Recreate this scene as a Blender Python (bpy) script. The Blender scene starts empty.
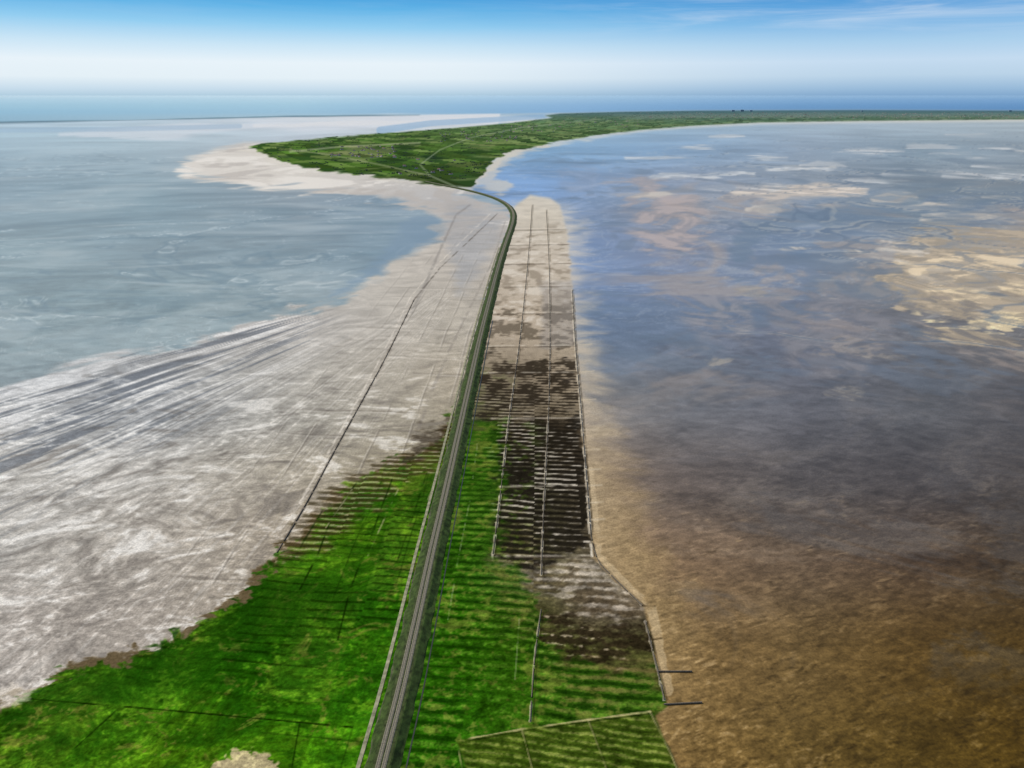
import bpy, math, numpy as np
from mathutils import Vector
sc = bpy.context.scene
sc.view_settings.view_transform='Standard'
try: sc.view_settings.look='None'
except Exception: pass
sc.view_settings.exposure=0

# ------------------------------------------------------------------ camera pixel coordinates -> metres on the ground
H=400.0; F=1024*24/36.0; HOR=95.0
P=math.atan((384-HOR)/F); SP,CP=math.sin(P),math.cos(P)
def ground(u,v):
    u=np.asarray(u,float); v=np.asarray(v,float)
    yu=-(v-384)/F; t=H/(SP-yu*CP)
    return (u-512)/F*t, t*(CP+yu*SP), t
def gp(pts):
    a=np.array(pts,float); x,y,_=ground(a[:,0],a[:,1]); return np.stack([x,y],1)

def smooth_line(p,it=3):
    p=np.asarray(p,float)
    for _ in range(it):
        q=[p[0]]
        for a,b in zip(p[:-1],p[1:]):
            q.append(a*.75+b*.25); q.append(a*.25+b*.75)
        q.append(p[-1]); p=np.array(q)
    return p

# ------------------------------------------------------------------ terrain sheet
us=np.concatenate([np.arange(-700,-20,10.),np.arange(-20,1044,1.),np.arange(1044,1724,10.)])
vs=np.concatenate([[95.5,95.9,96.4],np.arange(97,771,0.9),np.arange(772,1100,8.)])
V,U=np.meshgrid(vs,us,indexing='ij')
X,Y,D=ground(U,V)
NR,NC=U.shape
FX=D/F; FY=D*D/(H*F)
rng=np.random.RandomState(11)
TT=rng.rand(512,512)*2-1
def vn(x,y):
    xi=np.floor(x); yi=np.floor(y); xf=x-xi; yf=y-yi
    xi=xi.astype(np.int64)&511; yi=yi.astype(np.int64)&511
    x1=(xi+1)&511; y1=(yi+1)&511
    a=xf*xf*(3-2*xf); b=yf*yf*(3-2*yf)
    return (TT[yi,xi]*(1-a)+TT[yi,x1]*a)*(1-b)+(TT[y1,xi]*(1-a)+TT[y1,x1]*a)*b
ALL=(slice(0,NR),slice(0,NC))
def box(u0,u1,v0,v1):
    a=np.searchsorted(us,[u0,u1]); b=np.searchsorted(vs,[v0,v1])
    return (slice(max(b[0]-1,0),min(b[1]+1,NR)),slice(max(a[0]-1,0),min(a[1]+1,NC)))
def fbm(s,lx,ly,octv=4,seed=0,rot=0.0,gain=.68,warp=0):
    x=X[s]; y=Y[s]; c,sn=math.cos(rot),math.sin(rot)
    out=np.zeros_like(x)
    if x.size==0: return out
    xr=x*c+y*sn; yr=-x*sn+y*c
    if warp:
        w=vn(xr/(lx*2.1)+9.1,yr/(ly*2.3)+3.3); w2=vn(xr/(lx*1.7)+39.1,yr/(ly*1.9)+13.3)
        xr=xr+w*lx*warp; yr=yr+w2*ly*warp
    fx=FX[s][:,:1]; fy=FY[s][:,:1]; amp=1.; tot=0.
    for o in range(octv):
        k=2.03**o
        w=np.clip(np.minimum(lx/k/fx,ly/k/fy)/1.1-.4,0,1)
        r0=int(np.argmax(w[:,0]>0))
        if w[r0,0]>0:
            out[r0:]+=amp*w[r0:]*vn(xr[r0:]/lx*k+seed*17.3+o*5.7,yr[r0:]/ly*k+seed*7.9+o*11.3)
        tot+=amp; amp*=gain
    return out/tot*1.9
def sst(a,b,x):
    t=np.clip((x-a)/(b-a),0,1); return t*t*(3-2*t)
def segd(u,v,a,b):
    dx,dy=b[0]-a[0],b[1]-a[1]; L=dx*dx+dy*dy+1e-9
    t=np.clip(((u-a[0])*dx+(v-a[1])*dy)/L,0,1)
    return np.hypot(u-a[0]-t*dx,v-a[1]-t*dy),t
def poly(pts,soft=3,na=0,nl=(60,60),seed=1,octv=4,warp=0):
    p=np.array(pts,float); m=soft+na*2+4
    s=box(p[:,0].min()-m,p[:,0].max()+m,p[:,1].min()-m,p[:,1].max()+m)
    u,v=U[s],V[s]; d=np.full(u.shape,1e9); ins=np.zeros(u.shape,bool)
    for i in range(len(p)):
        a,b=p[i],p[(i+1)%len(p)]
        d=np.minimum(d,segd(u,v,a,b)[0])
        if a[1]!=b[1]:
            c=((a[1]>v)!=(b[1]>v))&(u<(b[0]-a[0])*(v-a[1])/(b[1]-a[1])+a[0])
            ins^=c
    d=np.where(ins,d,-d)
    if na: d=d+na*fbm(s,nl[0],nl[1],octv,seed,warp=warp)
    M=np.zeros(U.shape); M[s]=sst(-soft,soft,d)
    return M
def line(pts,wm,alpha=1.,wob=0.0):
    p=np.array(pts,float); s=box(p[:,0].min()-25,p[:,0].max()+25,p[:,1].min()-25,p[:,1].max()+25)
    u,v=U[s],V[s]; d=np.full(u.shape,1e9)
    for a,b in zip(p[:-1],p[1:]): d=np.minimum(d,segd(u,v,a,b)[0])
    br=1.
    if wob:
        nz=fbm(s,22,22,3,5); d=d+wob*np.abs(nz); br=sst(-.9,.1,nz)
    w=wm/FX[s]/2; wp=np.maximum(w,.5)
    M=np.zeros(U.shape); M[s]=(1-sst(wp-.5,wp+.6,d))*alpha*np.clip(w/wp+.25,0,1)*br
    return M
def grid(uk,vk,tab):
    t=np.array(tab,float)/255.
    uu=np.clip(us,uk[0],uk[-1]); vv=np.clip(vs,vk[0],vk[-1])
    out=np.zeros((NR,NC,3))
    for c in range(3):
        a=np.stack([np.interp(uu,uk,t[i,:,c]) for i in range(len(vk))])
        j=np.clip(np.searchsorted(vk,vv)-1,0,len(vk)-2); vkk=np.array(vk,float)
        f=((vv-vkk[j])/(vkk[j+1]-vkk[j]))[:,None]; f=f*f*(3-2*f)*.5+f*.5
        out[:,:,c]=a[j]*(1-f)+a[j+1]*f
    return out
C=np.zeros((NR,NC,3)); WET=np.zeros((NR,NC)); Z=np.zeros((NR,NC))
def mix(col,m,mult=None):
    global C
    c=np.array(col,float)
    if c.max()>1.5: c=c/255.
    C=C*(1-m[...,None])+c*m[...,None]
def bright(f):
    global C
    C=C*f[...,None]

DAM=[(360,860),(382,768),(400,700),(418,620),(433,550),(447,490),(460,430),(471,380),(481,335),(490,300),(499,265),(507,240),(513,224),(514,213),(507,204),(492,197),(470,191),(450,187),(425,182)]
dam_u=np.interp(vs,[95,120,145,175,190,200,213,224]+[p[1] for p in DAM[:12]][::-1],[500,500,490,470,470,500,514,513]+[p[0] for p in DAM[:12]][::-1])[:,None]
right=sst(-1,1,U-dam_u)
OFF=(U-dam_u)*FX      # metres east(+)/west(-) of the dam

RW=grid([540,680,800,920,1024],[118,150,180,210,240,280,330,400,480,560,650,768],[  # right water; paler far rows have distance haze put into the colour
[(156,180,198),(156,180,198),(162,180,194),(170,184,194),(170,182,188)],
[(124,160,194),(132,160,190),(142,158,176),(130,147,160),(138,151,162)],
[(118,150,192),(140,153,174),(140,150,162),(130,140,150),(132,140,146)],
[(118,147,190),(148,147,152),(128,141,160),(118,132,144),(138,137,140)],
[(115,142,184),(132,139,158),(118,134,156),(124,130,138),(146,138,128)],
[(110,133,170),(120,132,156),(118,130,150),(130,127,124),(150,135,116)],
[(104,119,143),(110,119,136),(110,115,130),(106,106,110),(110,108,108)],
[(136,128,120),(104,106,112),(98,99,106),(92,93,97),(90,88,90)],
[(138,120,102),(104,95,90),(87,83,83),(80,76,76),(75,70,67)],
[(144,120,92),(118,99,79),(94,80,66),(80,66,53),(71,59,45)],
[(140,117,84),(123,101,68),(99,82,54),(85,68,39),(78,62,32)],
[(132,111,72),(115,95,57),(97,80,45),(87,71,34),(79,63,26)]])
LW=grid([0,150,300,450],[118,135,160,200,250,300,350,400],[  # left water; far haze and reflected sky painted into the blue-grey
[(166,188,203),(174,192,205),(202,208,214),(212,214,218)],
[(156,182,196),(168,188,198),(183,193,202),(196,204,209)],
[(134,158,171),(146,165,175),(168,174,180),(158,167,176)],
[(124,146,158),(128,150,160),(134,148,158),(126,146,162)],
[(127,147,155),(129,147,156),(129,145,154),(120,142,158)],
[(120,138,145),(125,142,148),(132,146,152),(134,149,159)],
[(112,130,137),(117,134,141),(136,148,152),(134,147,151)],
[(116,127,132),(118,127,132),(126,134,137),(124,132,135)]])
LM=grid([0,150,300,450],[150,200,250,320,380,420,470,540,620,700],[
[(206,202,198),(206,202,198),(202,197,191),(196,189,182)],
[(206,201,196),(206,201,196),(198,193,188),(172,171,173)],
[(184,183,181),(184,183,181),(180,177,172),(175,169,163)],
[(158,160,163),(163,163,165),(171,168,166),(168,162,153)],
[(136,140,146),(146,148,151),(163,160,155),(160,152,139)],
[(168,169,171),(146,148,151),(158,155,149),(153,145,130)],
[(176,174,171),(168,165,161),(160,153,141),(138,129,108)],
[(166,163,159),(166,160,153),(154,144,130),(128,118,98)],
[(160,154,149),(150,143,136),(136,127,114),(120,110,90)],
[(160,154,149),(150,143,136),(136,127,114),(120,110,90)]])
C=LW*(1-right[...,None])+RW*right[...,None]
WET=np.ones((NR,NC))*.8
n=fbm(ALL,700,500,5,1,warp=.8); n2=fbm(ALL,150,70,6,2,rot=.12,warp=1.1,gain=.75); n3=fbm(ALL,16,9,4,3,rot=-.2,warp=.6,gain=.85)
bright(1+.08*n+.08*n2+.12*n3)
LWm=(1-right)
chn=fbm(ALL,620,520,5,6,rot=.3,warp=1.5); 
mix((98,120,134),(1-sst(0,.10,np.abs(chn)))*.38*LWm*sst(135,175,V)*(1-sst(340,400,V)))
mix((196,205,209),(1-sst(0,.045,np.abs(chn-.12)))*.48*LWm*sst(130,170,V)*sst(-.5,.4,n2))
rid=np.abs(fbm(ALL,260,210,5,8,rot=-.2,warp=1.7))
mix((200,208,211),(1-sst(0,.05,rid))*.34*LWm*sst(150,200,V)*sst(-.3,.5,n2))
lan=fbm(ALL,420,100,6,12,rot=.16,warp=1.6,gain=.75)
mix((100,122,134),sst(.1,.6,lan)*.4*LWm*sst(140,190,V)*(1-sst(330,400,V)))
mix((176,186,190),sst(.15,.7,-lan)*.38*LWm*sst(130,170,V)*(1-sst(340,420,V)))
mix((160,166,168),sst(.0,.8,n+.4*n2)*.3*LWm*sst(130,170,V))
# ---- right side flats
s_tan=fbm(ALL,300,320,6,21,warp=1.4,gain=.75)
mk=right*sst(165,200,V)*(1-sst(340,440,V))
mix((168,152,140),sst(.08,.5,s_tan)*.48*mk*sst(560,660,U))
mix((98,118,144),sst(.12,.5,-s_tan)*.36*mk)
s2=fbm(ALL,170,150,6,24,rot=-.3,warp=1.5,gain=.75)
mix((100,114,130),sst(.1,.5,s2)*.38*right*sst(130,160,V)*(1-sst(320,460,V)))
mix((190,193,196),(1-sst(0,.05,np.abs(s2)))*.2*right*sst(125,160,V)*(1-sst(280,420,V)))
mix((176,174,170),sst(.25,.7,n2)*.24*right*sst(125,160,V)*(1-sst(280,440,V))*sst(600,760,U))
mk=right*sst(330,540,V)
st=fbm(ALL,6.5,2.4,5,31,rot=.36,warp=.4,gain=.9); st2=fbm(ALL,26,11,6,33,rot=.42,warp=.8,gain=.8); st3=fbm(ALL,120,60,5,34,rot=.3,warp=1.2)
bright(1+mk*(.23*st+.09*st2+.05*st3))
mix((158,136,102),sst(.25,.9,.9*st+.5*st2)*.5*mk*sst(1024+350,600,U))
mix((42,34,20),sst(.2,.85,-.9*st+.35*st2)*.38*mk)
mix((88,87,90),sst(.1,.7,fbm(ALL,130,70,6,35,warp=1,gain=.75))*.4*mk*(1-sst(600,760,V)))
mix((132,124,116),sst(.2,.8,st3+.5*st)*.26*mk*(1-sst(480,660,V)))
WET=WET*(1-.6*mk*sst(450,680,V))
bfar=fbm(ALL,200,230,5,37,warp=1.3,gain=.8)
bn=fbm(ALL,60,60,5,39,warp=1.3,gain=.85); bn=bn*sst(190,270,V)+bfar*(1-sst(210,300,V))
def bank(pts,col,a,soft=4,na=9,nl=(260,200),seed=40,tex=1.):
    m=poly(pts,soft*.6+.6,na,nl,seed,6,1.2); m=m*(1-tex*.9*sst(.0,.28,-bn))
    mix(col,m*a); mix([min(c*1.15,235) for c in col],m*a*.85*sst(.12,.42,bn)); return m
bank([(735,196),(780,185),(850,183),(868,192),(840,200),(780,205)],(192,182,172),.9,3,8,seed=41,tex=.6)
bank([(605,185),(640,178),(690,200),(712,235),(680,262),(650,255),(630,225)],(162,149,145),.6,12,16,seed=42)
bank([(560,170),(580,160),(600,175),(590,200),(570,195)],(138,150,172),.4,7,7,seed=43)
bank([(895,245),(930,232),(1000,228),(1100,225),(1200,300),(1060,325),(960,332),(900,310),(890,280)],(158,145,126),.85,5,20,(200,160),seed=44,tex=.7)
bank([(905,312),(960,320),(1040,314),(1080,326),(990,332),(930,328)],(206,190,157),.9,2,8,(60,50),seed=45,tex=.6)
bank([(900,262),(960,255),(1040,250),(1060,262),(980,275),(920,280)],(194,178,153),.8,3,14,(70,60),seed=46,tex=.8)
bank([(930,289),(1000,284),(1040,287),(1040,296),(960,297)],(198,182,154),.75,3,10,(70,60),seed=49,tex=.8)
bank([(815,346),(850,338),(885,345),(870,354),(835,354)],(160,149,136),.55,3,11,(50,30),seed=47)
bank([(640,275),(700,262),(760,300),(750,345),(700,340),(660,310)],(132,129,132),.5,14,16,seed=48)
bank([(760,300),(840,290),(880,320),(860,380),(790,370)],(120,118,122),.5,14,16,seed=38)
rs=np.random.RandomState(21)
for i in range(46):
    if i<34: a0=rs.uniform(640,1060); b0=rs.uniform(131,225); w=rs.uniform(12,52)*(1.3-(225-b0)/150.); h=rs.uniform(1.2,3.6)*(.4+(b0-125)/80.)
    else: a0=rs.uniform(700,1050); b0=rs.uniform(230,400); w=rs.uniform(12,42); h=rs.uniform(2,7)
    bank([(a0-w,b0+h*.4),(a0-w*.3,b0-h),(a0+w*.6,b0-h*.8),(a0+w,b0),(a0+w*.2,b0+h)],(190,192,194) if b0<190 else ((180,173,164) if b0<260 else (148,141,132)),.6 if b0<260 else .45,1.4,3+h,(300,250) if b0<230 else (70,60),seed=50+i,tex=.8)
m=poly([(730,240),(745,222),(790,210),(850,203),(900,200),(960,205),(1040,200),(1040,206),(960,214),(905,212),(860,218),(800,228),(760,240),(742,262),(735,262)],3,9,(300,250),61,5,1)
mix((104,121,140),m*.6)
m=poly([(860,170),(900,168),(960,180),(1040,178),(1060,196),(960,198),(890,190)],3,9,(300,300),63,5,1); mix((106,121,134),m*.5)
cz=poly([(700,150),(1060,140),(1400,200),(1300,400),(900,390),(740,330),(690,240)],30,20,(300,300),64)*right
chR=fbm(ALL,480,420,4,66,rot=.4,warp=1.2,gain=.45)
mix((194,186,172),(1-sst(.015,.04,np.abs(np.abs(chR)-.055)))*.26*cz*sst(-.2,.3,bfar+.2)); mix((92,108,128),(1-sst(.02,.045,np.abs(chR)))*.45*cz)

# ---- left tidal sand
LEFTM=[(275,144),(245,143),(215,150),(185,162),(178,170),(200,178),(240,184),(300,188),(355,193),(395,198),(425,207),(440,220),(432,236),(408,250),(388,262),(372,280),(330,299),(280,316),(220,335),(150,352),(80,367),(0,386),(-200,430),(-800,560),(-800,1100),(700,1100)]+[(p[0]+1,p[1]) for p in DAM[:14]][0:]+[(440,182),(380,172),(300,160)]
lm=poly(LEFTM,4,10,(130,90),71,6,1.1)*(1-right)
C=C*(1-lm[...,None])+LM*lm[...,None]
WET=WET*(1-lm*.6)
m=poly([(405,222),(432,213),(446,222),(440,240),(415,252),(392,262),(380,275),(352,290),(330,296),(350,280),(385,255)],5,7,(100,80),72,5,1)
mix((120,140,158),m*.75*(1-right))
m=poly([(446,204),(470,205),(500,222),(498,240),(480,270),(460,290),(450,260),(446,230)],8,7,(100,80),73,5); mix((148,151,158),m*.6*(1-right))
mix((172,166,162),lm*(1-sst(215,250,V))*sst(.05,.4,bfar)*.6); mix((224,220,216),lm*(1-sst(215,250,V))*sst(.1,.4,-bfar)*.6)
tt=(V-268)/np.maximum(478-U,25.); rr=np.hypot(V-268,478-U)
tt=tt+.004*vn(X/160.,Y/160.)
def streak(fr,seed,rl=160): return vn(tt*fr+seed*3.1+.7*vn(rr/70.,tt*12+seed),rr/rl+seed)
fanm=lm*sst(120,230,rr)*sst(.15,.22,tt)*(1-sst(.40,.66,tt))
sA=streak(90,1,110)+.7*streak(210,2,70)+.6*streak(420,3,45)
sB=streak(40,5,120)
mix((88,95,106),sst(.1,.6,sA+.4*sB)*.62*fanm*(sst(560,300,U)))
mix((222,222,224),sst(.15,.65,-sA+.35*sB)*.55*fanm)
fan2=lm*sst(.44,.62,tt)*(1-sst(1.3,1.7,tt))
sC=streak(90,8,60)+.7*streak(200,9,40)
mix((204,200,196),sst(.25,.9,sC)*.34*fan2); mix((112,107,102),sst(.25,.9,-sC)*.22*fan2)
fan3=lm*(1-sst(.15,.2,tt))*sst(280,300,V)
mix((205,205,208),sst(.1,.7,sA)*.6*fan3)
mo=fbm(ALL,36,20,6,75,rot=.2,warp=1.1,gain=.82); mo2=fbm(ALL,7,4.5,4,76,gain=.9)
bright(1+lm*(.12*mo+.19*mo2))
mix((222,220,218),sst(.2,.7,mo+.4*mo2)*.52*lm*sst(300,430,V))
mix((98,93,89),sst(.25,.8,-mo+.4*mo2)*.42*lm*sst(300,440,V))
m=poly([(0,440),(120,430),(250,470),(230,520),(120,580),(0,620)],30,25,(120,80),78); mix((208,207,206),m*.45*sst(-.2,.6,mo))
wv=3*vn(X/90.,Y/90.)+1.2*vn(X/30.,Y/30.)
def rep(coord,per,wm,foot):
    f=np.abs(((coord/per)%1)-.5)*per; w=np.maximum(wm/2,foot*.5)
    return (1-sst(w-foot*.5,w+foot*.6,f))*np.clip(wm/2/w+.1,0,1)*np.clip(per/foot/3-.6,0,1)
gzone=lm*sst(-270,-200,OFF)*sst(215,240,V)*(1-sst(560,630,V))
gz2=.15+.85*sst(-.25,.45,fbm(ALL,140,140,3,77))
gz3=.15+.85*sst(-.25,.45,fbm(ALL,90,110,3,78))
mix((96,90,84),rep(Y+.10*X+wv,72,2.8,FY)*.48*gzone*gz2); mix((218,213,206),rep(Y+.10*X+wv+5,72,2.6,FY)*.4*gzone*gz2)
mix((100,94,88),rep(OFF+wv*.5,42,1.7,FX)*.42*gzone*gz3); mix((216,211,204),rep(OFF+wv*.5+2.2,42,1.4,FX)*.34*gzone*gz3)
mix((116,110,104),rep(Y+.10*X+wv,12,2.2,FY)*.32*gzone*sst(-.1,.5,fbm(ALL,90,90,3,79)))
mix((84,78,72),line([(497,214),(470,240),(440,268),(414,300),(397,335),(382,365),(360,405),(335,450),(306,505),(277,553)],3.5,.7,.9))
mix((218,211,202),line([(490,214),(465,238),(436,266),(410,298),(393,333),(377,365),(355,405),(330,450),(300,503)],3,.5,.9))
mix((110,106,104),line([(470,205),(456,215),(440,250),(425,285),(412,312)],8,.35,.8))
mix((120,114,110),line([(505,222),(492,262),(474,300),(452,345),(430,395),(415,440)],5,.35,.8))
for a,b in [((0,520),(230,452)),((0,470),(180,430)),((320,345),(470,352)),((60,590),(300,505))]:
    mix((112,106,100),line([a,((a[0]+b[0])/2,(a[1]+b[1])/2+2),b],2,.4,1.))
# ---- left salt marsh
LG=[(450,418),(440,445),(415,458),(398,462),(372,476),(348,484),(322,508),(296,540),(274,556),(256,574),(244,592),(215,608),(188,627),(150,646),(110,657),(70,664),(50,676),(36,690),(8,700),(-60,712),(-400,780),(-800,900),(-800,1100),(300,1100),(382,768),(400,700),(418,620),(433,550),(447,490),(460,430),(462,415)]
edge=poly(LG,3,10,(16,11),81,5,.9)*(1-right)
mix((84,71,48),edge*.8)
lg=poly([(a-(0 if a>340 else -2),b+(0 if a>340 else 5)) for a,b in LG],3,12,(12,8),82,5,.9)*(1-right)
GR=grid([0,120,240,340,430],[440,520,600,680,768],[
[(88,112,40),(88,112,40),(88,112,40),(84,106,40),(72,96,32)],
[(84,110,40),(80,108,40),(76,110,34),(84,124,30),(74,122,26)],
[(66,86,34),(62,90,30),(46,84,20),(70,124,24),(70,124,24)],
[(60,92,26),(72,112,28),(56,110,20),(64,122,22),(68,120,24)],
[(74,114,26),(86,128,26),(78,128,24),(74,126,22),(72,116,26)]])
C=C*(1-lg[...,None])+GR*lg[...,None]
WET=WET*(1-edge)
gn=fbm(ALL,30,26,6,83,warp=1.0,gain=.85); gf=fbm(ALL,5,3.5,4,84,gain=.98); gb=fbm(ALL,90,80,4,93,warp=.8)
# grazing parcels differ in shade
pcx=np.floor((OFF+.8*wv)/52.).astype(int); pcy=np.floor((Y+.10*X+.8*wv)/116.).astype(int)
ph1=TT[(pcy*31+7)&511,(pcx*53+19)&511]; ph2=TT[(pcy*11+77)&511,(pcx*23+5)&511]
bright(1+lg*.16*ph1); mix((102,120,48),lg*sst(.2,.9,ph2)*.38); mix((30,72,14),lg*sst(.2,.9,-ph2)*.38)
mix((28,66,14),lg*sst(.0,.6,gb)*.42); mix((118,146,44),lg*sst(.1,.7,-gb)*.25)
mix((24,54,12),sst(.02,.6,gn+.35*gf)*.55*lg); mix((118,156,42),sst(.12,.7,-gn+.35*gf)*.44*lg)
mix((124,118,62),sst(.3,.75,fbm(ALL,16,12,5,89,warp=1,gain=.85))*.5*lg)
bright(1+lg*(.34*gf+.08*gn))
m=poly([(250,575),(300,560),(350,575),(345,620),(290,640),(220,635),(225,605)],16,18,(40,26),85,5); mix((30,66,14),m*.5*lg)
m=poly([(60,690),(190,640),(260,640),(240,680),(150,700),(70,705)],16,16,(40,26),86,5); mix((30,70,14),m*.42*lg)
drn=lg*sst(-190,-160,OFF)*sst(455,480,V)
mix((22,40,12),rep(OFF+.8*wv,52,1.0,FX)*.42*drn*gz3); mix((22,40,12),rep(Y+.10*X+.8*wv,58,1.3,FY)*.36*drn*gz2)  # marsh drains, shade inside them painted as dark lines
stY=Y+.10*X
bed=np.floor(OFF/48.); ph=TT[(bed.astype(int)+90)&511,7]*4
stripe=np.sin(2*np.pi*(stY+ph+2.0*fbm(ALL,50,50,3,88))/10.5)
lodS=np.clip(10.5/FY/2.2-.6,0,1)
bedc=np.clip(.55+.8*vn(bed*3.7+.5,stY/55.),0,1)
m=poly([(458,415),(440,440),(415,452),(390,458),(340,482),(315,505),(285,545),(275,560),(330,548),(360,520),(395,490),(430,470),(452,440)],6,13,(22,13),87,5)*(1-right)
mix((66,58,38),m*.75*sst(-.5,.5,stripe*lodS+1.2*gf+.4)); mix((180,168,148),m*.55*sst(.5,1.0,-stripe*lodS+.7*gf))
m=poly([(425,425),(452,418),(442,450),(415,462),(400,470),(412,440)],4,10,(20,14),90,5)*(1-right); mix((48,40,30),m*.65*sst(-.8,.3,gf+mo))
mfur=lg*sst(460,500,V)*(1-.5*sst(620,740,V))
bright(1-.32*mfur*bedc*sst(.45,.95,stripe)*lodS)
for pts,w,a in [([(0,697),(60,702),(180,712),(300,723),(352,728)],1.3,.9),([(300,723),(292,768)],1.0,.7),([(120,708),(76,748)],1.,.6),([(392,480),(370,540),(350,590),(338,640)],1.8,.7),
    ([(356,484),(330,522),(318,555),(300,590)],1.8,.7),([(322,512),(300,548)],2,.5),([(428,470),(412,520),(398,560)],1.6,.6),([(260,580),(350,590)],1.2,.5)]:
    mix((20,36,10),line(pts,w,a,.5)*(1-right))  # dark ditches, with their shadow put into the line colour
for pts in [[(400,486),(384,520),(368,556)],[(352,490),(326,528)],[(440,470),(428,500)]]:
    mix((176,164,140),line(pts,1.4,.6,.6))
m=poly([(212,766),(225,757),(250,752),(272,758),(276,768),(270,800),(215,800)],2,7,(7,5),91,5); mix((186,166,142),m*.85); bright(1+m*.25*gf)
m=poly([(0,690),(12,682),(36,690),(22,704),(0,710)],2,5,(12,8),92,5); mix((206,198,188),m*.6)

# ---- right side foreshore
GL=[(560,205),(568,235),(573,300),(576,345),(580,400),(584,450),(588,500),(592,556),(615,580),(642,605),(652,640),(662,690),(668,705),(656,716),(676,768),(720,860)]
inner=poly([(516,205),(530,195),(550,198)]+GL+[(300,1000)]+[(p[0]-3,p[1]) for p in DAM[:14]],2,1.5,(30,20),101,3)*right
beach=poly([(505,180),(530,192),(556,203),(574,225),(580,300),(592,400),(622,460),(652,540),(690,600),(718,660),(740,720),(780,800),(840,1000),(300,1000)]+[(p[0]-3,p[1]) for p in DAM[:14]],26,18,(50,36),102,6,.8)*right
BE=grid([560,620,720],[200,300,400,480,560,650,768],[[(200,194,187)]*3,[(188,179,168)]*3,[(175,163,146)]*3,[(162,147,123),(148,131,107),(134,117,94)],[(162,145,117),(147,128,99),(132,113,84)],[(160,142,112),(144,124,91),(124,104,73)],[(148,128,96),(134,111,75),(114,94,61)]])
bm=beach*sst(195,212,V)*.9*(1-.4*sst(560,700,V)*sst(640,720,U))
C=C*(1-bm[...,None])+BE*bm[...,None]
mix((188,168,136),bm*sst(.2,.9,.6*st2+.8*st)*.38); mix((100,85,62),bm*sst(.25,.9,-.6*st2+.7*st)*.36)
bright(1+beach*(.20*st+.12*mo2)); WET=WET*(1-beach)
mix((198,182,154),line([(590,470),(598,556),(625,584),(652,610),(668,690)],9,.4,2.))
IN=grid([450,520,590],[195,260,330,380,415,430,480,550,575,610,650,700,768],[
[(192,186,176)]*3,[(180,171,160)]*3,[(164,153,139),(166,154,140),(174,162,146)],[(122,114,96),(128,117,102),(152,139,122)],
[(90,90,62),(104,95,80),(124,113,96)],[(60,82,30),(72,65,50),(80,70,58)],[(54,82,24),(64,62,48),(74,66,56)],[(50,84,20),(76,76,52),(90,82,67)],[(46,86,18),(108,102,88),(126,118,104)],
[(44,88,16),(70,72,38),(98,88,74)],[(44,88,16),(64,82,26),(78,78,46)],[(44,92,18),(60,88,26),(80,90,42)],[(48,94,20),(68,92,30),(84,96,40)]])
C=C*(1-inner[...,None])+IN*inner[...,None]
patch=fbm(ALL,32,38,6,104,gain=.8)
p2=fbm(ALL,12,10,4,99,gain=.88)
bright(1+inner*(.17*mo2+.10*patch))
dark=poly([(490,424),(580,418),(588,500),(590,545),(560,560),(545,575),(500,560),(494,520)],4,10,(20,14),105,5)*inner
mix((33,30,26),dark*.86*sst(-1.,.15,stripe*bedc+.6*gf+.8*patch+.2)); mix((182,175,164),dark*.78*sst(.45,.95,-stripe*lodS*(.45+.55*bedc)+.35*gf+.4*patch))
mix((68,96,30),dark*.6*sst(.1,.6,p2+.5*patch)*(1-sst(500,560,U)))
m=poly([(476,362),(577,352),(582,418),(470,422)],4,13,(34,28),106,5)*inner
mix((42,37,31),m*.85*sst(-.25,.4,stripe*lodS*.6+1.3*patch+.2)); mix((206,196,180),m*.45*sst(.3,1,-stripe*lodS*bedc+.6*gf)); mix((70,92,36),m*.35*sst(.1,.6,-patch)*(1-sst(480,530,U)))
m=poly([(488,305),(575,300),(578,365),(476,372)],6,12,(50,46),107)*inner; mix((74,67,57),m*.65*sst(.05,.5,1.3*patch+.3*stripe*lodS))
m=poly([(498,230),(572,225),(576,335),(486,335)],8,6,(90,60),108)*inner
mix((116,107,96),m*.55*sst(.05,.45,patch)); mix((222,216,208),m*.45*sst(.05,.45,-patch))
m=poly([(540,285),(574,280),(577,345),(545,345)],4,5,(60,60),114)*inner; mix((128,126,128),m*.4)
m=poly([(535,572),(592,562),(615,582),(642,606),(635,622),(590,620),(560,600),(530,592)],6,13,(14,9),109,5)*inner
mix((168,159,148),m*.72*sst(-.3,.5,mo+.6*stripe+.5*p2+.1)); mix((72,62,48),m*.6*sst(.0,.7,-mo-.4*stripe-.3*p2))
m=poly([(536,618),(600,622),(646,622),(655,655),(600,668),(540,664)],6,12,(14,9),110,5)*inner
mix((44,37,28),m*.82*sst(-.9,.1,p2+stripe*.3)); mix((170,158,138),m*.65*sst(.6,1.05,-stripe*.9*bedc+.6*gf+.2*p2))
gm=poly([(452,430),(497,422),(498,470),(494,555),(520,575),(538,600),(535,640),(600,672),(656,672),(660,710),(640,720),(680,768),(700,1000),(300,1000),(400,700)],7,14,(16,11),111,5)*inner
mix((50,98,18),gm*.6); mix((18,40,10),gm*.6*sst(.15,.8,stripe*(.35+.65*bedc)+.5*gf+.35*patch)); mix((112,142,58),gm*.36*sst(.3,.9,-stripe*bedc+.7*gf-.3*patch))
mix((108,112,54),gm*.55*sst(.1,.6,p2+.5*patch)); mix((18,38,10),gm*.42*sst(.2,.7,-p2+.3*gf))
m=poly([(500,500),(560,560),(540,640),(500,620),(490,560)],10,12,(20,14),112,5)*inner; mix((116,108,70),m*.38*sst(0,.7,-stripe+patch))
bright(1+inner*sst(380,450,V)*(.30*gf+.10*patch))
m=poly([(560,668),(650,660),(660,705),(560,712)],8,10,(20,14),113,5)*inner; mix((120,104,70),m*.5*sst(0,.9,-stripe+.8*gf+.3*p2)); 
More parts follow.
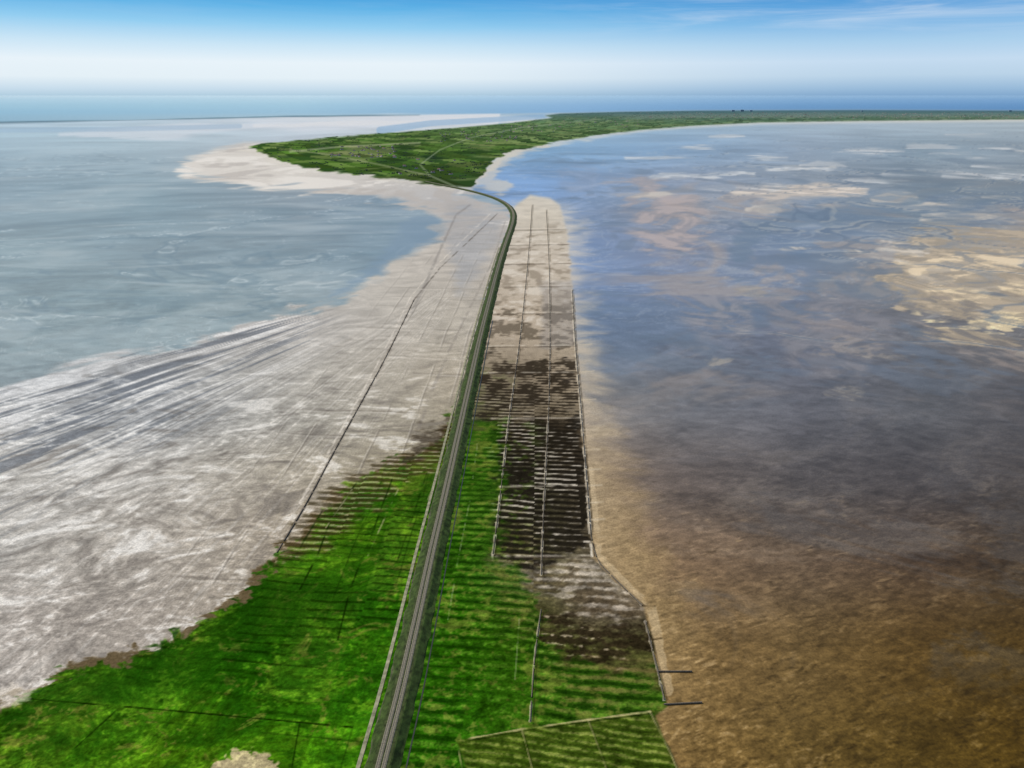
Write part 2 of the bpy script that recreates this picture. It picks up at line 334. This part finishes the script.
plot=poly([(457,741),(520,730),(590,720),(648,713),(676,768),(730,900),(490,900),(466,768)],1,0)
mix((74,90,32),plot*.7); fur=np.sin(2*np.pi*(Y+.18*X+1.5*vn(X/14.,Y/14.))/6.5); mix((38,50,16),plot*.5*sst(0,.8,fur+.8*gf)); mix((140,138,88),plot*.42*sst(.3,.9,-fur+.9*gf))
bright(1+plot*(.24*gf+.2*p2))
for pts,w,a in [([(466,790),(457,741),(520,730),(590,720),(650,712)],1.5,.85),([(650,712),(672,756),(690,800)],1.5,.7),([(522,731),(532,768)],1.2,.6),([(588,720),(606,768)],1.2,.55)]:
    mix((170,160,122),line(pts,w,a,.9))
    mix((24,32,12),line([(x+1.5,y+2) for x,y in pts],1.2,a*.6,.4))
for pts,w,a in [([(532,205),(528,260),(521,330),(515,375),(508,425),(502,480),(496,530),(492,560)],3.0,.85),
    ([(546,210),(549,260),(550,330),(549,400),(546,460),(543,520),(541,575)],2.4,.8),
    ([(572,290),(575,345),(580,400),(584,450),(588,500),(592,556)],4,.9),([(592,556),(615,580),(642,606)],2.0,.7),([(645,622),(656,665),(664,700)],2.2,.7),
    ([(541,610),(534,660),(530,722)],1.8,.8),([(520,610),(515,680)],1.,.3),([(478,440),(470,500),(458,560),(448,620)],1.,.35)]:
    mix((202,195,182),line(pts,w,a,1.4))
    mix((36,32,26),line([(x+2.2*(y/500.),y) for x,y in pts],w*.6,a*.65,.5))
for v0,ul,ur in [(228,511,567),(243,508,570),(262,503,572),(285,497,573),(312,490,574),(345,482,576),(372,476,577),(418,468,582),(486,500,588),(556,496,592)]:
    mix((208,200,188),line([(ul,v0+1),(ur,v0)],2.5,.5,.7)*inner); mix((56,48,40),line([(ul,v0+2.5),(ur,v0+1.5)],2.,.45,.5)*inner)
for v0 in (345,372,400,430,450,470,486,503,520,538): 
    mix((188,176,156),line([(578+(v0-345)*.05,v0),(592+(v0-345)*.07,v0-1)],2.,.6,.3))
for a,b in [((655,672),(690,672)),((664,705),(700,703)),((642,606),(655,606)),((650,640),(662,638))]:
    mix((70,58,40),line([a,b],1.6,.7,.5))
Z+=.4*edge+.5*inner*sst(380,440,V)+.25*lm
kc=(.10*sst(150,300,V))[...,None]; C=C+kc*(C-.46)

# ---- far sea, coasts, island
fl=grid([0,300,560,800,1024],[95.5,97,100,106,112,118],[  # sea fades towards the horizon sky: distance haze painted as surface colour
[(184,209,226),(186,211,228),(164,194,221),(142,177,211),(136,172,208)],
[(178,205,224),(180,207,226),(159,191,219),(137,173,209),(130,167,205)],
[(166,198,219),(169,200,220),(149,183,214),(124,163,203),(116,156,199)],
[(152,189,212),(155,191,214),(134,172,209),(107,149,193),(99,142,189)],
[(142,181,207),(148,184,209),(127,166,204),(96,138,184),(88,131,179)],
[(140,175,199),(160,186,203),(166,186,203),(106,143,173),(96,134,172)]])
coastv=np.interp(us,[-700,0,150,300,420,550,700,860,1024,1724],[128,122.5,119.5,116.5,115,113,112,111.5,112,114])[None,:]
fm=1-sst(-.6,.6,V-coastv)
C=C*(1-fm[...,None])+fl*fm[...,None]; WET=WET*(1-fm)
m=poly([(60,135),(150,127),(260,121),(400,117),(520,116),(548,120),(480,124),(400,129),(330,134),(260,132),(160,137)],2.5,5,(1200,1500),121,5,1); mix((208,211,218),m*.6)
m=poly([(255,126),(330,121),(440,118),(530,118),(540,121),(450,125),(340,128)],1.5,3,(900,1500),122,4,1); mix((220,218,218),m*.6)
mix((130,165,198),line([(380,130),(430,123),(500,119),(545,116)],90,.6))
mix((116,150,180),line([(0,130),(120,129),(240,126)],60,.35))
m=poly([(-700,129),(0,123.6),(150,120.4),(290,117.2),(420,115.6),(420,114.6),(290,116),(150,119),(0,121.6),(-700,127)],.6,.5,(2500,2500),123,3); mix((78,108,124),m*.8)
ISL=[(470,188),(445,187),(420,183),(382,178),(345,173),(305,168),(280,161),(262,153),(248,148),(262,144),(330,137.5),(400,132),(460,127.5),(510,123),(552,118),(545,115.5),(560,113.5),(620,111.8),(700,110.6),(860,110),(1024,110.6),(1724,112),(1724,121),(1024,119.5),(860,121),(760,122.5),(690,126),(640,130),(590,136),(545,144),(512,151),(496,158),(488,168),(480,178)]
sh=poly([(p[0]+(7 if 480<p[0]<600 and p[1]>135 else (-10 if p[0]<300 else 0)),p[1]+(2.0 if p[1]>118 else 0)) for p in ISL],2,3.5,(120,200),130,4); mix((204,200,194),sh*.6)
m=poly([(520,137),(500,152),(478,172),(462,186),(500,192),(512,186),(494,178),(505,163),(526,152),(548,146)],3,5,(100,160),131,5); mix((200,193,182),m*.7)
isl=poly(ISL,.8,2.6,(100,160),132,5)
IG=grid([250,400,520,700,1024],[110,114,118,124,135,150,170,188],[  # land greens turn blue-grey far off: haze painted into the colours
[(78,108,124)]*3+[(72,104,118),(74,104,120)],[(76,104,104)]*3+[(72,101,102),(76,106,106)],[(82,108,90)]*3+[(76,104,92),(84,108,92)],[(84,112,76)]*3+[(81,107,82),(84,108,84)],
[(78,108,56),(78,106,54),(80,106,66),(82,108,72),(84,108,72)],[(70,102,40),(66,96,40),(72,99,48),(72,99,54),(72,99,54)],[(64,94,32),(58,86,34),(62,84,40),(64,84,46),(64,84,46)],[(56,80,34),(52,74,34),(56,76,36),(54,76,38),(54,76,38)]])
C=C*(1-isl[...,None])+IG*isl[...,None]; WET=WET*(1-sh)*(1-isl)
a=.5; xr=X*math.cos(a)+Y*math.sin(a)+60*vn(X/500.,Y/500.); yr=-X*math.sin(a)+Y*math.cos(a)+60*vn(X/600.+4,Y/600.)
cx=np.floor(xr/110.); cy=np.floor(yr/(300.)); h=TT[(cy.astype(int)*37+11)&511,(cx.astype(int)*17+5)&511]; h2=TT[(cy.astype(int)*13+71)&511,(cx.astype(int)*29+3)&511]
fl_=isl*sst(112,122,V)*(.45+.55*sst(118,160,V)); 
bright(1+fl_*.28*h); mix((160,166,116),fl_*sst(.5,.55,h2)*.48*sst(200,130,V)); mix((32,58,32),fl_*sst(.4,.5,-h2)*.55)
ed=np.abs((xr/110.)%1-.5); mix((30,50,30),fl_*sst(.41,.5,ed)*.45)
pn=fbm(ALL,240,340,6,135,warp=.8,gain=.85); mix((32,54,36),fl_*sst(.05,.5,pn)*.58); mix((146,154,108),fl_*sst(.3,.7,-pn)*.38)
mix((150,160,140),line([(455,187),(430,176),(420,165),(440,150),(470,138),(520,128),(600,119)],9,.5))
mix((170,168,150),line([(430,176),(380,165),(330,155),(290,150)],9,.4))
mix((202,196,182),line([(290,152),(340,147),(420,143)],14,.4))
m=poly([(330,152),(352,146),(390,146),(392,154),(350,158)],2,5,(120,160),137); mix((166,154,132),m*.3)
m=poly([(600,116),(700,113.5),(900,113),(1024,114),(1024,117),(850,117),(700,119)],1.5,3,(900,900),138); mix((146,150,148),m*.3)
Z+=2.0*isl

# ------------------------------------------------------------------ mesh
C=np.clip(C,0.003,1)
lin=np.where(C<=.04045,C/12.92,((C+.055)/1.055)**2.4)/np.array([.84,.88,1.0])
lin=np.clip(lin,0,.92)
def build_grid(name,X,Y,Z,lin,wet):
    nr,nc=X.shape; N=nr*nc
    me=bpy.data.meshes.new(name)
    idx=np.arange(N).reshape(nr,nc)
    q=np.stack([idx[1:,:-1],idx[1:,1:],idx[:-1,1:],idx[:-1,:-1]],-1).reshape(-1,4)
    me.vertices.add(N); me.vertices.foreach_set('co',np.stack([X,Y,Z],-1).astype(np.float32).ravel())
    me.loops.add(q.size); me.loops.foreach_set('vertex_index',q.astype(np.int32).ravel())
    me.polygons.add(len(q)); me.polygons.foreach_set('loop_start',(np.arange(len(q))*4).astype(np.int32))
    me.polygons.foreach_set('use_smooth',np.ones(len(q),bool))
    me.update(calc_edges=True)
    ca=me.color_attributes.new('Cover','FLOAT_COLOR','POINT')
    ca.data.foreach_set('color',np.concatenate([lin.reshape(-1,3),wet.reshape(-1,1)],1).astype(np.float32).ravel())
    o=bpy.data.objects.new(name,me); sc.collection.objects.link(o); return o

def node_mat(name):
    m=bpy.data.materials.new(name); m.use_nodes=True; nt=m.node_tree; b=nt.nodes['Principled BSDF']; return m,nt,b
def simple(name,col,rough=.9,var=.25,scale=.4,spec=.2):
    m,nt,b=node_mat(name); N=nt.nodes; L=nt.links
    g=N.new('ShaderNodeNewGeometry'); n=N.new('ShaderNodeTexNoise'); n.inputs['Scale'].default_value=scale; n.inputs['Detail'].default_value=4
    L.new(g.outputs['Position'],n.inputs['Vector'])
    r=N.new('ShaderNodeValToRGB'); r.color_ramp.elements[0].position=.3; r.color_ramp.elements[1].position=.7
    r.color_ramp.elements[0].color=[c*(1-var) for c in col]+[1]; r.color_ramp.elements[1].color=[min(1,c*(1+var)) for c in col]+[1]
    L.new(n.outputs['Fac'],r.inputs['Fac']); L.new(r.outputs['Color'],b.inputs['Base Color'])
    b.inputs['Roughness'].default_value=rough; b.inputs['Specular IOR Level'].default_value=spec
    return m
mt,nt,b=node_mat('tidal_flat_and_marsh'); N=nt.nodes; L=nt.links
at=N.new('ShaderNodeAttribute'); at.attribute_name='Cover'
g=N.new('ShaderNodeNewGeometry')
n1=N.new('ShaderNodeTexNoise'); n1.inputs['Scale'].default_value=.5; n1.inputs['Detail'].default_value=3; n1.inputs['Roughness'].default_value=.75
L.new(g.outputs['Position'],n1.inputs['Vector'])
a1=N.new('ShaderNodeMapRange'); a1.inputs[1].default_value=.3; a1.inputs[2].default_value=.7; a1.inputs[3].default_value=.70; a1.inputs[4].default_value=1.30
L.new(n1.outputs['Fac'],a1.inputs[0])
vm=N.new('ShaderNodeVectorMath'); vm.operation='SCALE'; L.new(at.outputs['Color'],vm.inputs[0]); L.new(a1.outputs[0],vm.inputs['Scale'])
L.new(vm.outputs[0],b.inputs['Base Color'])
rr_=N.new('ShaderNodeMapRange'); rr_.inputs[3].default_value=.95; rr_.inputs[4].default_value=.4; L.new(at.outputs['Alpha'],rr_.inputs[0]); L.new(rr_.outputs[0],b.inputs['Roughness'])
sp=N.new('ShaderNodeMapRange'); sp.inputs[3].default_value=.0; sp.inputs[4].default_value=.24; L.new(at.outputs['Alpha'],sp.inputs[0]); L.new(sp.outputs[0],b.inputs['Specular IOR Level'])
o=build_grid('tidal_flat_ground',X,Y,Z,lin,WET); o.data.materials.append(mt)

def mesh_obj(name,verts,faces,mats=(),mi=None,parent=None):
    me=bpy.data.meshes.new(name); me.from_pydata([tuple(map(float,v)) for v in verts],[],faces)
    for m in mats: me.materials.append(m)
    if mi is not None: me.polygons.foreach_set('material_index',np.array(mi,np.int32))
    me.update(); o=bpy.data.objects.new(name,me); sc.collection.objects.link(o)
    if parent: o.parent=parent
    return o
R=90000
seabed=mesh_obj('seabed',[(R*math.cos(i*math.pi/32),R*math.sin(i*math.pi/32),-6) for i in range(64)],[list(range(64))],[simple('seabed_mud',(.16,.13,.10),.9,.2,.01)])

# ------------------------------------------------------------------ railway dam
cl=smooth_line(gp(DAM),3)
seg=np.hypot(*np.diff(cl,axis=0).T); Ls=np.concatenate([[0],np.cumsum(seg)]); tq=np.arange(0,Ls[-1],8.)
cl=np.stack([np.interp(tq,Ls,cl[:,0]),np.interp(tq,Ls,cl[:,1])],1)
tan=np.gradient(cl,axis=0); tan/=np.hypot(tan[:,0],tan[:,1])[:,None]; nor=np.stack([tan[:,1],-tan[:,0]],1)
def sweep(name,prof,mats,mi,parent=None,a=0,bq=None,wob=0):
    c=cl[a:bq]; nn=nor[a:bq]; v=[];f=[];fm_=[]; k=len(prof)
    for i in range(len(c)):
        for j,(o_,z) in enumerate(prof):
            w=wob*(TT[(i//2)&511,j*7]+.6*TT[i&511,j*7+3]) if (wob and j in (0,1,k-2,k-1)) else 0
            p=c[i]+nn[i]*(o_+w); v.append((p[0],p[1],z))
    for i in range(len(c)-1):
        for j in range(k-1):
            f.append((i*k+j,i*k+j+1,(i+1)*k+j+1,(i+1)*k+j)); fm_.append(mi[j])
    return mesh_obj(name,v,f,mats,fm_,parent)
m_slopeL=simple('dam_grass_west',(.042,.066,.014),.95,.6,.2)
m_slopeR=simple('dam_grass_east',(.042,.070,.014),.95,.6,.2)
m_sh=simple('dam_shoulder_grass',(.052,.068,.020),.95,.55,.3)
m_bal=simple('track_ballast',(.24,.215,.145),.95,.35,.8)
m_rail=simple('rail_steel',(.14,.11,.09),.5,.2,1,.5)
m_sl=simple('concrete_sleeper',(.24,.22,.17),.9,.2,1)
m_road=simple('service_road_concrete',(.30,.28,.17),.9,.45,.25)
m_stone=simple('dam_foot_stone',(.08,.085,.04),.9,.5,.3)
dam=bpy.data.objects.new('railway_embankment',None); sc.collection.objects.link(dam)
sweep('grass_slopes',[(-12.6,.2),(-10.5,1.6),(-6.4,4.4),(-5.4,4.6),(5.4,4.6),(6.4,4.4),(11,1.2),(12.5,.2)],[m_slopeL,m_slopeR,m_sh,m_stone],[3,0,0,2,1,1,1],dam,wob=.9)
for nm,x0 in (('ballast_bed_west',-1.95),('ballast_bed_east',1.95)):
    sweep(nm,[(x0-1.6,4.62),(x0-1.3,5.0),(x0+1.3,5.0),(x0+1.6,4.62)],[m_bal],[0,0,0],dam)
for i,off in enumerate((-2.67,-1.23,1.23,2.67)):
    sweep('rail_%d'%(i+1),[(off-.04,5.05),(off-.04,5.22),(off+.04,5.22),(off+.04,5.05)],[m_rail],[0,0,0],dam)
v=[];f=[]
for k in range(0,int(1500/.9)):
    t=k*.9/8.; i=int(t)
    if i+1>=len(cl): break
    p=cl[i]+(cl[i+1]-cl[i])*(t-i); n_=nor[i]; tg=tan[i]
    for off in (-1.95,1.95):
        q=p+n_*off; b0=len(v)
        for sx,sy in ((-1.25,-.13),(1.25,-.13),(1.25,.13),(-1.25,.13)):
            w=q+n_*sx+tg*sy; v.append((w[0],w[1],5.03))
        f.append((b0,b0+1,b0+2,b0+3))
mesh_obj('sleepers',v,f,[m_sl],None,dam)
sweep('service_road',[(-16.9,.95),(-16.7,1.1),(-14.3,1.1),(-14.1,.95)],[m_road],[0,0,0],None,0,int(len(cl)*.5))
sweep('drainage_ditch',[(15.0,.62),(16.0,.66)],[simple('ditch_water',(.03,.035,.02),.3,.2,.2,.5)],[0],None,0,int(len(cl)*.3))

# ------------------------------------------------------------------ brushwood groynes
m_br=simple('brushwood',(.17,.14,.10),.95,.4,1.2)
def groyne(pts):
    c=smooth_line(gp(pts),2); sg=np.hypot(*np.diff(c,axis=0).T); L_=np.concatenate([[0],np.cumsum(sg)])
    v=[];f=[]
    s0=0.
    k=0
    while s0<L_[-1]-10:
        s1=min(s0+26+8*TT[k&511,9],L_[-1]); n=4
        ps=[np.array([np.interp(s,L_,c[:,0]),np.interp(s,L_,c[:,1])]) for s in np.linspace(s0,s1,n)]
        for a_,b_ in zip(ps[:-1],ps[1:]):
            d=(b_-a_)/np.hypot(*(b_-a_)); nn=np.array([d[1],-d[0]])*.35; h=.95+.12*TT[k&511,4]; b0=len(v)
            for q in (a_-nn,a_+nn,b_+nn,b_-nn): v.append((q[0],q[1],.2))
            for q in (a_-nn*.8,a_+nn*.8,b_+nn*.8,b_-nn*.8): v.append((q[0],q[1],.4+h))
            for q in ((0,1,5,4),(1,2,6,5),(2,3,7,6),(3,0,4,7),(4,5,6,7)): f.append(tuple(b0+i for i in q))
        s0=s1+3.5; k+=1
    mesh_obj('brushwood_groyne',v,f,[m_br])
for pts in [[(532,205),(528,260),(521,330),(515,375),(508,425),(502,480),(496,530),(492,560)],[(546,210),(549,260),(550,330),(549,400),(546,460),(543,520),(541,575)],
    [(572,290),(575,345),(580,400),(584,450),(588,500),(592,556),(615,580),(642,606)],[(645,622),(656,665),(664,700)],[(657,672),(692,672)],[(664,705),(702,703)],[(541,610),(534,660),(530,722)],
    [(414,300),(397,335),(382,365),(360,405),(335,450),(306,505),(277,553)]]: groyne(pts)

# ------------------------------------------------------------------ island trees and villages
def inpoly(x,y,p):
    r=False
    for i in range(len(p)):
        a_,b_=p[i],p[(i+1)%len(p)]
        if (a_[1]>y)!=(b_[1]>y) and x<(b_[0]-a_[0])*(y-a_[1])/(b_[1]-a_[1])+a_[0]: r=not r
    return r
rs=np.random.RandomState(5)
v=[];f=[]
def clump(x,y,w,h):
    b0=len(v); n=6
    for (rz,rr0) in ((0,.55),(.35,1.),(.7,.8),(.95,.35)):
        for i in range(n):
            a_=i*2*math.pi/n+rs.rand()*.5; r_=w*rr0*(.65+.6*rs.rand())
            v.append((x+r_*math.cos(a_),y+r_*math.sin(a_),2+h*(rz+.1*rs.randn()*.5)))
    for k in range(3):
        for i in range(n):
            j=(i+1)%n; f.append((b0+k*n+i,b0+k*n+j,b0+(k+1)*n+j,b0+(k+1)*n+i))
    f.append(tuple(b0+3*n+i for i in range(n)))
cnt=0
while cnt<900:
    u0=rs.uniform(255,1024); v0=rs.uniform(111.5,180)
    if rs.rand()>.25+ (v0<140)*.75 or not inpoly(u0,v0,ISL): continue
    x,y,_=ground(u0,v0); n=rs.randint(2,8); ang=rs.choice([.5,.5+math.pi/2])+rs.randn()*.1
    for i in range(n):
        k=i*rs.uniform(8,14); clump(float(x)+k*math.cos(ang),float(y)+k*math.sin(ang),rs.uniform(3.,6),rs.uniform(3,6))
    cnt+=1
mesh_obj('distant_trees',v,f,[simple('tree_foliage',(.050,.080,.045),.95,.4,.1)])
m_w=simple('house_walls',(.6,.55,.5),.9,.3,.02); m_r=simple('house_roofs',(.24,.13,.11),.9,.5,.02); 
v=[];f=[];mi=[]
def house(x,y,l,w,h,a_):
    b0=len(v); c,s_=math.cos(a_),math.sin(a_)
    for (px,py,pz) in [(-l,-w,0),(l,-w,0),(l,w,0),(-l,w,0),(-l,-w,h),(l,-w,h),(l,w,h),(-l,w,h),(-l,0,h+w*.9),(l,0,h+w*.9)]:
        v.append((x+px*c-py*s_,y+px*s_+py*c,1.9+pz))
    for q,m_ in (((0,1,5,4),0),((1,2,6,9,5),0),((2,3,7,6),0),((3,0,4,8,7),0),((4,5,9,8),1),((6,7,8,9),1)):
        f.append(tuple(b0+i for i in q)); mi.append(m_)
for (u0,u1,v0,v1,n) in [(330,395,146,158,45),(440,520,132,142,40),(560,640,118,128,40),(400,470,160,175,10),(640,1020,112.5,118.5,420),(500,560,125,133,30)]:
    for _ in range(n):
        a0,b0_=rs.uniform(u0,u1),rs.uniform(v0,v1)
        if inpoly(a0,b0_,ISL):
            x,y,_q=ground(a0,b0_); house(float(x),float(y),rs.uniform(6,14),rs.uniform(4,6),rs.uniform(3,5),rs.rand()*3)
mesh_obj('distant_village',v,f,[m_w,m_r],mi)
m_ap=simple('apartment_facade',(.34,.40,.46),.8,.15,.01); m_wb=simple('window_bands',(.22,.27,.32),.4,.1,.01)
for u0,w,h in ((733,38,38),(742,45,46),(751,34,34),(1010,40,30),(862,26,26)):
    x,y,_=ground(u0,111.6); x=float(x);y=float(y)
    e=bpy.data.objects.new('apartment_block',None); sc.collection.objects.link(e)
    d=10; vv=[];ff=[]
    def bx(x0,x1,y0,y1,z0,z1):
        b0=len(vv)
        for z in (z0,z1):
            for p in ((x0,y0),(x1,y0),(x1,y1),(x0,y1)): vv.append((x+p[0],y+p[1],z))
        for q in ((0,1,5,4),(1,2,6,5),(2,3,7,6),(3,0,4,7),(4,5,6,7)): ff.append(tuple(b0+i for i in q))
    bx(-w,w,-d,d,1.5,h); bx(-w*.3,w*.1,-d*.5,d*.5,h,h+4)
    mesh_obj('walls',vv,ff,[m_ap],None,e)
    vv=[];ff=[]
    for fl in range(int(h/3.2)-1):
        bx(-w*.95,w*.95,-d-.3,-d-.02,4+fl*3.2,5.6+fl*3.2)
    mesh_obj('windows',vv,ff,[m_wb],None,e)

# ------------------------------------------------------------------ camera, sun, sky
cam=bpy.data.cameras.new('camera'); co=bpy.data.objects.new('camera',cam); sc.collection.objects.link(co)
co.location=(0,0,H); co.rotation_euler=(math.pi/2-P,0,0); cam.lens=24; cam.sensor_width=36; cam.clip_start=1; cam.clip_end=2e6
sc.camera=co
el,az=math.radians(48),math.radians(-60)
sun=bpy.data.lights.new('sun','SUN'); sun.energy=3.0; sun.angle=math.radians(.5); sun.color=(1,.96,.9)
so=bpy.data.objects.new('sun',sun); sc.collection.objects.link(so)
d=Vector((math.sin(az)*math.cos(el),math.cos(az)*math.cos(el),math.sin(el))); so.rotation_euler=d.to_track_quat('Z','Y').to_euler()
w=bpy.data.worlds.new('World'); sc.world=w; w.use_nodes=True; nt=w.node_tree; N=nt.nodes; L=nt.links
bg=N['Background']; STR=.1; bg.inputs['Strength'].default_value=STR
sky=N.new('ShaderNodeTexSky'); sky.sky_type='NISHITA'; sky.sun_disc=False; sky.sun_elevation=el; sky.sun_rotation=az
tc=N.new('ShaderNodeTexCoord'); sep=N.new('ShaderNodeSeparateXYZ'); L.new(tc.outputs['Generated'],sep.inputs[0])
def s2l(c): 
    c=np.array(c)/255.; return [float(x) for x in np.where(c<=.04045,c/12.92,((c+.055)/1.055)**2.4)]+[1]
def ramp(stops):
    r=N.new('ShaderNodeValToRGB'); r.color_ramp.interpolation='LINEAR'
    m=N.new('ShaderNodeMapRange'); m.inputs[1].default_value=0; m.inputs[2].default_value=.16; L.new(sep.outputs['Z'],m.inputs[0]); L.new(m.outputs[0],r.inputs[0])
    e=r.color_ramp.elements; 
    while len(e)<len(stops): e.new(.5)
    for i,(z,c) in enumerate(stops): e[i].position=z/.16; e[i].color=s2l(c)
    return r
rl=ramp([(0,(178,206,224)),(.007,(200,221,236)),(.020,(228,240,247)),(.038,(232,243,250)),(.058,(202,229,246)),(.080,(148,206,241)),(.10,(98,180,231)),(.12,(66,156,220)),(.16,(50,130,205))])
rr2=ramp([(0,(132,169,206)),(.007,(152,186,217)),(.022,(186,211,232)),(.038,(196,219,240)),(.058,(170,207,236)),(.080,(128,183,229)),(.10,(92,160,219)),(.12,(64,136,206)),(.16,(48,118,195))])
mx=N.new('ShaderNodeMix'); mx.data_type='RGBA'
mf=N.new('ShaderNodeMapRange'); mf.interpolation_type='SMOOTHSTEP'; mf.inputs[1].default_value=-.2; mf.inputs[2].default_value=.5; L.new(sep.outputs['X'],mf.inputs[0]); L.new(mf.outputs[0],mx.inputs[0])
L.new(rl.outputs[0],mx.inputs[6]); L.new(rr2.outputs[0],mx.inputs[7])
mp=N.new('ShaderNodeMapping'); mp.inputs['Scale'].default_value=(2.2,2.2,30); mp.inputs['Rotation'].default_value=(0,math.radians(1.5),0); L.new(tc.outputs['Generated'],mp.inputs[0])
cn=N.new('ShaderNodeTexNoise'); cn.inputs['Scale'].default_value=2.2; cn.inputs['Detail'].default_value=7; cn.inputs['Roughness'].default_value=.6; cn.inputs['Distortion'].default_value=.5; L.new(mp.outputs[0],cn.inputs[0])
cm=N.new('ShaderNodeMapRange'); cm.interpolation_type='SMOOTHSTEP'; cm.inputs[1].default_value=.40; cm.inputs[2].default_value=.8; cm.inputs[4].default_value=.65; L.new(cn.outputs['Fac'],cm.inputs[0])
cm2=N.new('ShaderNodeMapRange'); cm2.interpolation_type='SMOOTHSTEP'; cm2.inputs[1].default_value=.05; cm2.inputs[2].default_value=.09; L.new(sep.outputs['Z'],cm2.inputs[0])
cm3=N.new('ShaderNodeMapRange'); cm3.interpolation_type='SMOOTHSTEP'; cm3.inputs[1].default_value=.0; cm3.inputs[2].default_value=.3; cm3.inputs[3].default_value=.15; L.new(sep.outputs['X'],cm3.inputs[0])
q1=N.new('ShaderNodeMath'); q1.operation='MULTIPLY'; L.new(cm.outputs[0],q1.inputs[0]); L.new(cm2.outputs[0],q1.inputs[1])
q2=N.new('ShaderNodeMath'); q2.operation='MULTIPLY'; L.new(q1.outputs[0],q2.inputs[0]); L.new(cm3.outputs[0],q2.inputs[1])
mc=N.new('ShaderNodeMix'); mc.data_type='RGBA'; L.new(q2.outputs[0],mc.inputs[0]); L.new(mx.outputs[2],mc.inputs[6]); mc.inputs[7].default_value=s2l((205,222,240))
scl=N.new('ShaderNodeVectorMath'); scl.operation='SCALE'; scl.inputs['Scale'].default_value=1/STR; L.new(mc.outputs[2],scl.inputs[0])
fin=N.new('ShaderNodeMix'); fin.data_type='RGBA'; ff_=N.new('ShaderNodeMapRange'); ff_.interpolation_type='SMOOTHSTEP'; ff_.inputs[1].default_value=.13; ff_.inputs[2].default_value=.4; L.new(sep.outputs['Z'],ff_.inputs[0]); L.new(ff_.outputs[0],fin.inputs[0])
L.new(scl.outputs[0],fin.inputs[6]); L.new(sky.outputs[0],fin.inputs[7]); L.new(fin.outputs[2],bg.inputs['Color'])
